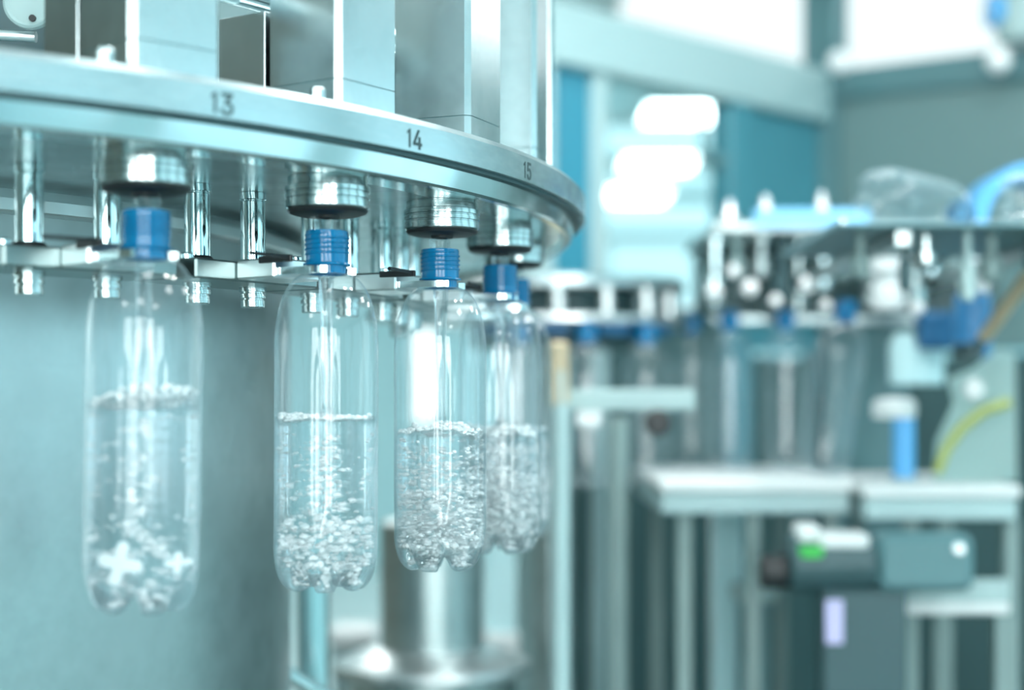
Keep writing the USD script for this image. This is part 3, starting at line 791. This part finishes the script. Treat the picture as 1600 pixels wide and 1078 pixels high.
a, b = loc_(1112, 352, 2.15), loc_(1560, 352, 2.15)
ZD = a[2]
obj('deck', box(a[0], b[0] + 0.06, -0.14, 0.20, ZD - 0.010, ZD + 0.004, 0.003), 'drum', dk, smooth=False)
obj('blue_strip', box(a[0] + 0.055, a[0] + 0.21, -0.146, -0.138, ZD - 0.004, ZD + 0.020, 0.002), 'film_blue', dk, smooth=False, label='pale blue guide strip')
obj('housing', box(a[0] + 0.012, b[0] + 0.06, 0.06, 0.20, ZD - 0.115, ZD - 0.010, 0.004), 'panel_low', dk, smooth=False)
obj('lower_rail', box(a[0] + 0.012, b[0] - 0.02, -0.04, 0.02, ZD - 0.128, ZD - 0.115, 0.003), 'steel', dk, smooth=False)
obj('stand', box(0.02, 0.14, 0.10, 0.20, 0, ZD - 0.115, 0.003), 'mid_paint', dk, smooth=False)
rng = np.random.default_rng(5)
for i, px in enumerate(range(1120, 1560, 34)):
    q = loc_(px, 400, 2.18)
    r = 0.008 + 0.007 * rng.random()
    h = 0.055 + 0.05 * rng.random()
    m = ['chrome', 'grey_paint', 'drum', 'dark_paint', 'valve_steel'][i % 5]
    s = obj('spindle', move(lathe([(0, ZD - 0.010 - h), (r * 0.7, ZD - 0.010 - h), (r, ZD - 0.006 - h), (r, ZD - 0.010 - h * 0.55), (r * 0.6, ZD - 0.010 - h * 0.5), (r * 0.6, ZD - 0.022), (r * 1.25, ZD - 0.020), (r * 1.25, ZD - 0.010), (0, ZD - 0.010)], 24), q[0], -0.11 + 0.06 * rng.random(), 0), m, dk)
for px, py, r in ((1116, 456, .0095), (1172, 450, .0105), (1146, 424, .008), (1262, 446, .011), (1346, 417, .010), (1375, 446, .011), (1430, 403, .009), (1433, 482, .009), (1212, 470, .008), (1290, 478, .008)):
    q = loc_(px, py, 2.10)
    k_ = obj('knob', move(ico(2), 0, 0, 0).apply_scale(r).apply_translation(q), 'knob_white', dk, smooth=True)
    obj('stem', rod(q + [0, 0.0, 0], [q[0], q[1] + 0.12, q[2] + 0.005], r * 0.4), 'drum', k_)
for px, py, h in ((1140, 345, .035), (1196, 345, .042), (1284, 338, .046)):
    q = loc_(px, py, 2.2)
    obj('finial', move(lathe([(0, 0), (0.016, 0), (0.016, 0.008), (0.010, 0.014), (0.006, h - 0.01), (0.004, h), (0, h)], 24), q[0], q[1], ZD + 0.004), 'bright_steel', dk)
q = loc_(1388, 412, 2.08)
sp = obj('filling_head', move(lathe([(0, -0.06), (0.020, -0.06), (0.022, -0.055), (0.022, -0.03), (0.014, -0.026), (0.014, -0.012), (0.023, -0.010), (0.023, 0.012), (0.013, 0.014), (0.013, 0.034), (0, 0.034)], 32), *q), 'white_paint', dk, label='white stepped capping head')
obj('blue_ring', move(lathe([(0.013, 0.016), (0.0165, 0.016), (0.0165, 0.030), (0.013, 0.030), (0.013, 0.016)], 32), *q), 'film_blue', sp)
q = loc_(1520, 510, 2.0)
sl_ = obj('sleeve', move(lathe([(0, -0.040), (0.021, -0.040), (0.0225, -0.036), (0.0225, 0.036), (0.0205, 0.040), (0, 0.040)], 32), *q), 'sleeve_blue', dk, label='blue cylindrical sleeve')
obj('stem', move(cyl(0.006, 0.04, ZD - q[2] - 0.01, 16), *q), 'bright_steel', sl_)
for dx in (-0.010, 0.009):
    obj('nut', move(cyl(0.0085, 0.040, 0.062, 16, 0.002), q[0] + dx, q[1] - 0.006, q[2]), 'white_paint', sl_)
q = loc_(1468, 510, 2.1)
obj('block', box(q[0] - 0.028, q[0] + 0.022, q[1] - 0.01, q[1] + 0.03, q[2] - 0.03, q[2] + 0.02, 0.006), 'navy', dk, smooth=False)
q = loc_(1432, 560, 2.15)
obj('cover', move(lathe([(0, -0.035), (0.034, -0.035), (0.036, -0.03), (0.036, 0.02), (0.028, 0.034), (0, 0.036)], 40), *q), 'wall_cyan', dk, label='pale cyan rounded cover')
q = at(1397, 638, 2.0)
cc = thing('capped_cylinder', 'blue cylinder with a white round cap standing on the right table', 'cylinder', (q[0] + 0.012, 2.0, ZT - 0.0035))
hc = q[2] - ZT + 0.0035
obj('cap', move(lathe([(0, -0.012), (0.025, -0.012), (0.027, -0.008), (0.027, 0.006), (0.022, 0.012), (0, 0.014)], 32), -0.012, 0, hc), 'white_paint', cc, label='white round cap')
obj('sleeve', rod((0, 0.0, 0), (0, 0, hc - 0.012), 0.0135), 'sky_blue', cc)
obj('foot', cyl(0.018, 0, 0.004, 32), 'grey_paint', cc)
# tan handled lever
a, b = at(1522, 548, 1.85), at(1612, 425, 1.75)
lv = thing('lever', 'tan handled lever slanting across the right edge', 'lever', a)
obj('handle', rod((b - a) * 0.18, b - a, 0.0075, r2=0.0085), 'tan', lv)
obj('shank', rod((0, 0, 0), (b - a) * 0.2, 0.0055), 'dark_paint', lv)
obj('pivot', move(turn(cyl(0.010, -0.01, 0.06, 20, 0.002), -90, (1, 0, 0)), 0, 0, 0), 'dark_paint', lv)
# hazy plastic guard with olive trim
g = thing('plastic_guard', 'hazy plastic guard with olive trim standing on the right table', 'guard', (at(1525, 0, 1.98)[0], 1.98, ZT - 0.0035))
ox, oz = at(1525, 0, 1.98)[0], ZT
pts = [(at(x, y, 1.98)[0] - ox, at(x, y, 1.98)[2] - oz + 0.0035) for x, y in ((1458, 745), (1462, 690), (1490, 630), (1480, 592), (1520, 575), (1560, 545), (1585, 552), (1588, 745))]
pts[0] = (pts[0][0], 0.0)
pts[-1] = (pts[-1][0], 0.0)
obj('sheet', turn(extrude(sg.Polygon(pts).buffer(0.004).buffer(-0.004), 0, 0.003), 90, (1, 0, 0)), 'haze_plastic', g, smooth=False)
arc = [(at(x, y, 1.975)[0] - ox, -0.012, at(x, y, 1.975)[2] - oz) for x, y in ((1462, 742), (1475, 706), (1500, 672), (1535, 645), (1575, 632))]
obj('trim', tube(np.array(arc) + [0, 0, 0.006], 0.006), 'olive', g, smooth=True)
q = at(1526, 604, 1.96)
obj('button', move(turn(cyl(0.0125, 0, 0.008, 24, 0.002), 90, (1, 0, 0)), q[0] - ox, -0.004, q[2] - oz), 'white_paint', g)

# bottles lying on the capping deck
lie = ['empty bottle lying in full view at upper right, its base to the left', 'empty bottle lying at the right edge, cut off by the frame, below the blue hood']
zsh = at(1400, 352, 1.62)[2]
ch = thing('chute', 'flat steel chute carrying the two lying bottles at the upper right', 'chute', (0.389, 1.60, zsh - 0.006))
obj('tray', box(-0.06, 0.24, 0, 0.34, 0.002, 0.006, 0.0005), 'mid_paint', ch, smooth=False)
for i_, (x_, y_, r_, h_) in enumerate(((-0.03, 0.05, 0.010, 0.045), (0.012, 0.03, 0.007, 0.06), (0.040, 0.06, 0.013, 0.035), (0.075, 0.03, 0.008, 0.07), (0.105, 0.05, 0.011, 0.05), (0.135, 0.02, 0.006, 0.04), (0.165, 0.05, 0.012, 0.06), (0.205, 0.03, 0.009, 0.05))):
    obj('pin', move(lathe([(0, -h_), (r_ * 0.6, -h_), (r_, -h_ + 0.006), (r_, -h_ * 0.5), (r_ * 0.55, -h_ * 0.45), (r_ * 0.55, 0.002), (0, 0.002)], 20), x_, y_, 0), ['leg_grey', 'dark_paint', 'valve_steel', 'grey_paint'][i_ % 4], ch)
obj('lip', box(-0.06, -0.056, 0, 0.34, 0.006, 0.010), 'steel', ch, smooth=False)
for dx in (0.0, 0.18):
    obj('arm', box(dx, dx + 0.014, 0.02, 0.735, -0.014, 0), 'drum', ch, smooth=False)
dup(b0, lie[0], (0.372, 1.64, zsh + 0.0325), (0, 90, 50), 'bottles lying on the chute')
dup(b0, lie[1], (0.512, 1.675, zsh + 0.0325), (0, 90, -5), 'bottles lying on the chute')
# blue arched hood
hd = thing('blue_hood', 'bright blue arched hood on the deck at right edge', 'hood', (at(1600, 0, 2.2)[0], 2.22, ZD + 0.0045))
ang = np.radians(np.linspace(180, 20, 40))
outer = np.stack([0.075 * np.cos(ang), 0.082 * np.sin(ang)], 1)
inner = np.stack([0.060 * np.cos(ang[::-1]), 0.064 * np.sin(ang[::-1])], 1)
obj('arch', turn(extrude(sg.Polygon(np.vstack([outer, inner])), -0.05, 0.05), 90, (1, 0, 0)), 'sky_blue', hd, smooth=30)
obj('rail', box(-0.075, -0.060, -0.05, 0.05, -0.002, 0.002), 'sky_blue', hd, smooth=False)

# drive motor under the tables, and low bench
q = at(1290, 880, 1.85)
mt = thing('drive_motor', 'dark drive motor with a white cap and green ring under the conveyor tables', 'motor', q)
obj('body', turn(lathe([(0, -0.045), (0.030, -0.045), (0.034, -0.04), (0.034, 0.05), (0.028, 0.055), (0, 0.055)], 40), 90, (0, 1, 0)), 'dark_paint', mt)
obj('cover', box(-0.012, 0.045, -0.03, 0.03, 0.018, 0.036, 0.006), 'white_paint', mt, smooth=False, label='white top cover')
obj('junction_box', box(-0.036, -0.010, -0.024, 0.024, 0.024, 0.046, 0.008), 'white_paint', mt, smooth=False)
obj('green_ring', move(lathe([(0, 0.010), (0.016, 0.010), (0.016, 0.022), (0, 0.022)], 24), -0.022, -0.022, 0), 'green', mt)
obj('shaft_cover', move(turn(cyl(0.020, -0.03, 0, 32, 0.003), 90, (0, 1, 0)), -0.045, 0, -0.01), 'rubber', mt)
obj('gearbox', box(0.055, 0.165, -0.028, 0.03, -0.030, 0.036, 0.008), 'mid_paint', mt, smooth=False)
obj('bolt', turn(cyl(0.006, 0.028, 0.034, 12), 90, (1, 0, 0)).apply_translation((0.145, 0, 0.02)), 'bright_steel', mt)
obj('pedestal', box(-0.006, 0.09, -0.018, 0.018, -q[2], -0.028, 0.003), 'dark_paint', mt, smooth=False)
obj('rating_plate', box(-0.004, 0.016, -0.0215, -0.0182, -0.090, -0.040, 0.0005), 'lavender', mt, smooth=False, label='lavender plate')
q = at(1487, 950, 1.9)
bn = thing('low_bench', 'low grey bench at lower right behind the motor', 'bench', (q[0], 1.9, 0))
zb_ = q[2] + 0.0
obj('top', box(-0.07, 0.07, 0, 0.30, zb_ - 0.008, zb_ + 0.006, 0.003), 'white_paint', bn, smooth=False)
obj('front_panel', box(-0.07, 0.07, 0.0, 0.008, zb_ + 0.006, zb_ + 0.034, 0.003), 'grey_paint', bn, smooth=False)
for sx in (-0.062, 0.062):
    for sy in (0.012, 0.288):
        obj('leg', box(sx - 0.008, sx + 0.008, sy - 0.008, sy + 0.008, 0, zb_ - 0.008), 'leg_grey', bn, smooth=False)
q = at(1177, 925, 2.2)
t = thing('bearing_block', 'small pale bearing block low under the left conveyor table', 'bearing', (q[0], q[1], q[2]))
obj('housing', box(-0.03, 0.03, -0.02, 0.02, -0.012, 0.012, 0.005), 'grey_paint', t, smooth=False)
obj('stand', box(-0.02, 0.02, -0.015, 0.015, -q[2], -0.012), 'mid_paint', t, smooth=False)
q = at(1105, 870, 2.3)
t = thing('upright_sheet', 'narrow pale cyan sheet standing behind the table legs', 'panel', (q[0] + 0.03, q[1], 0))
obj('sheet', box(-0.022, 0.022, 0, 0.005, 0, ZC - 0.15), 'wall_cyan', t, smooth=False)
obj('edge_strip', box(-0.025, -0.022, -0.003, 0.008, 0, ZC - 0.15), 'drum', t, smooth=False)
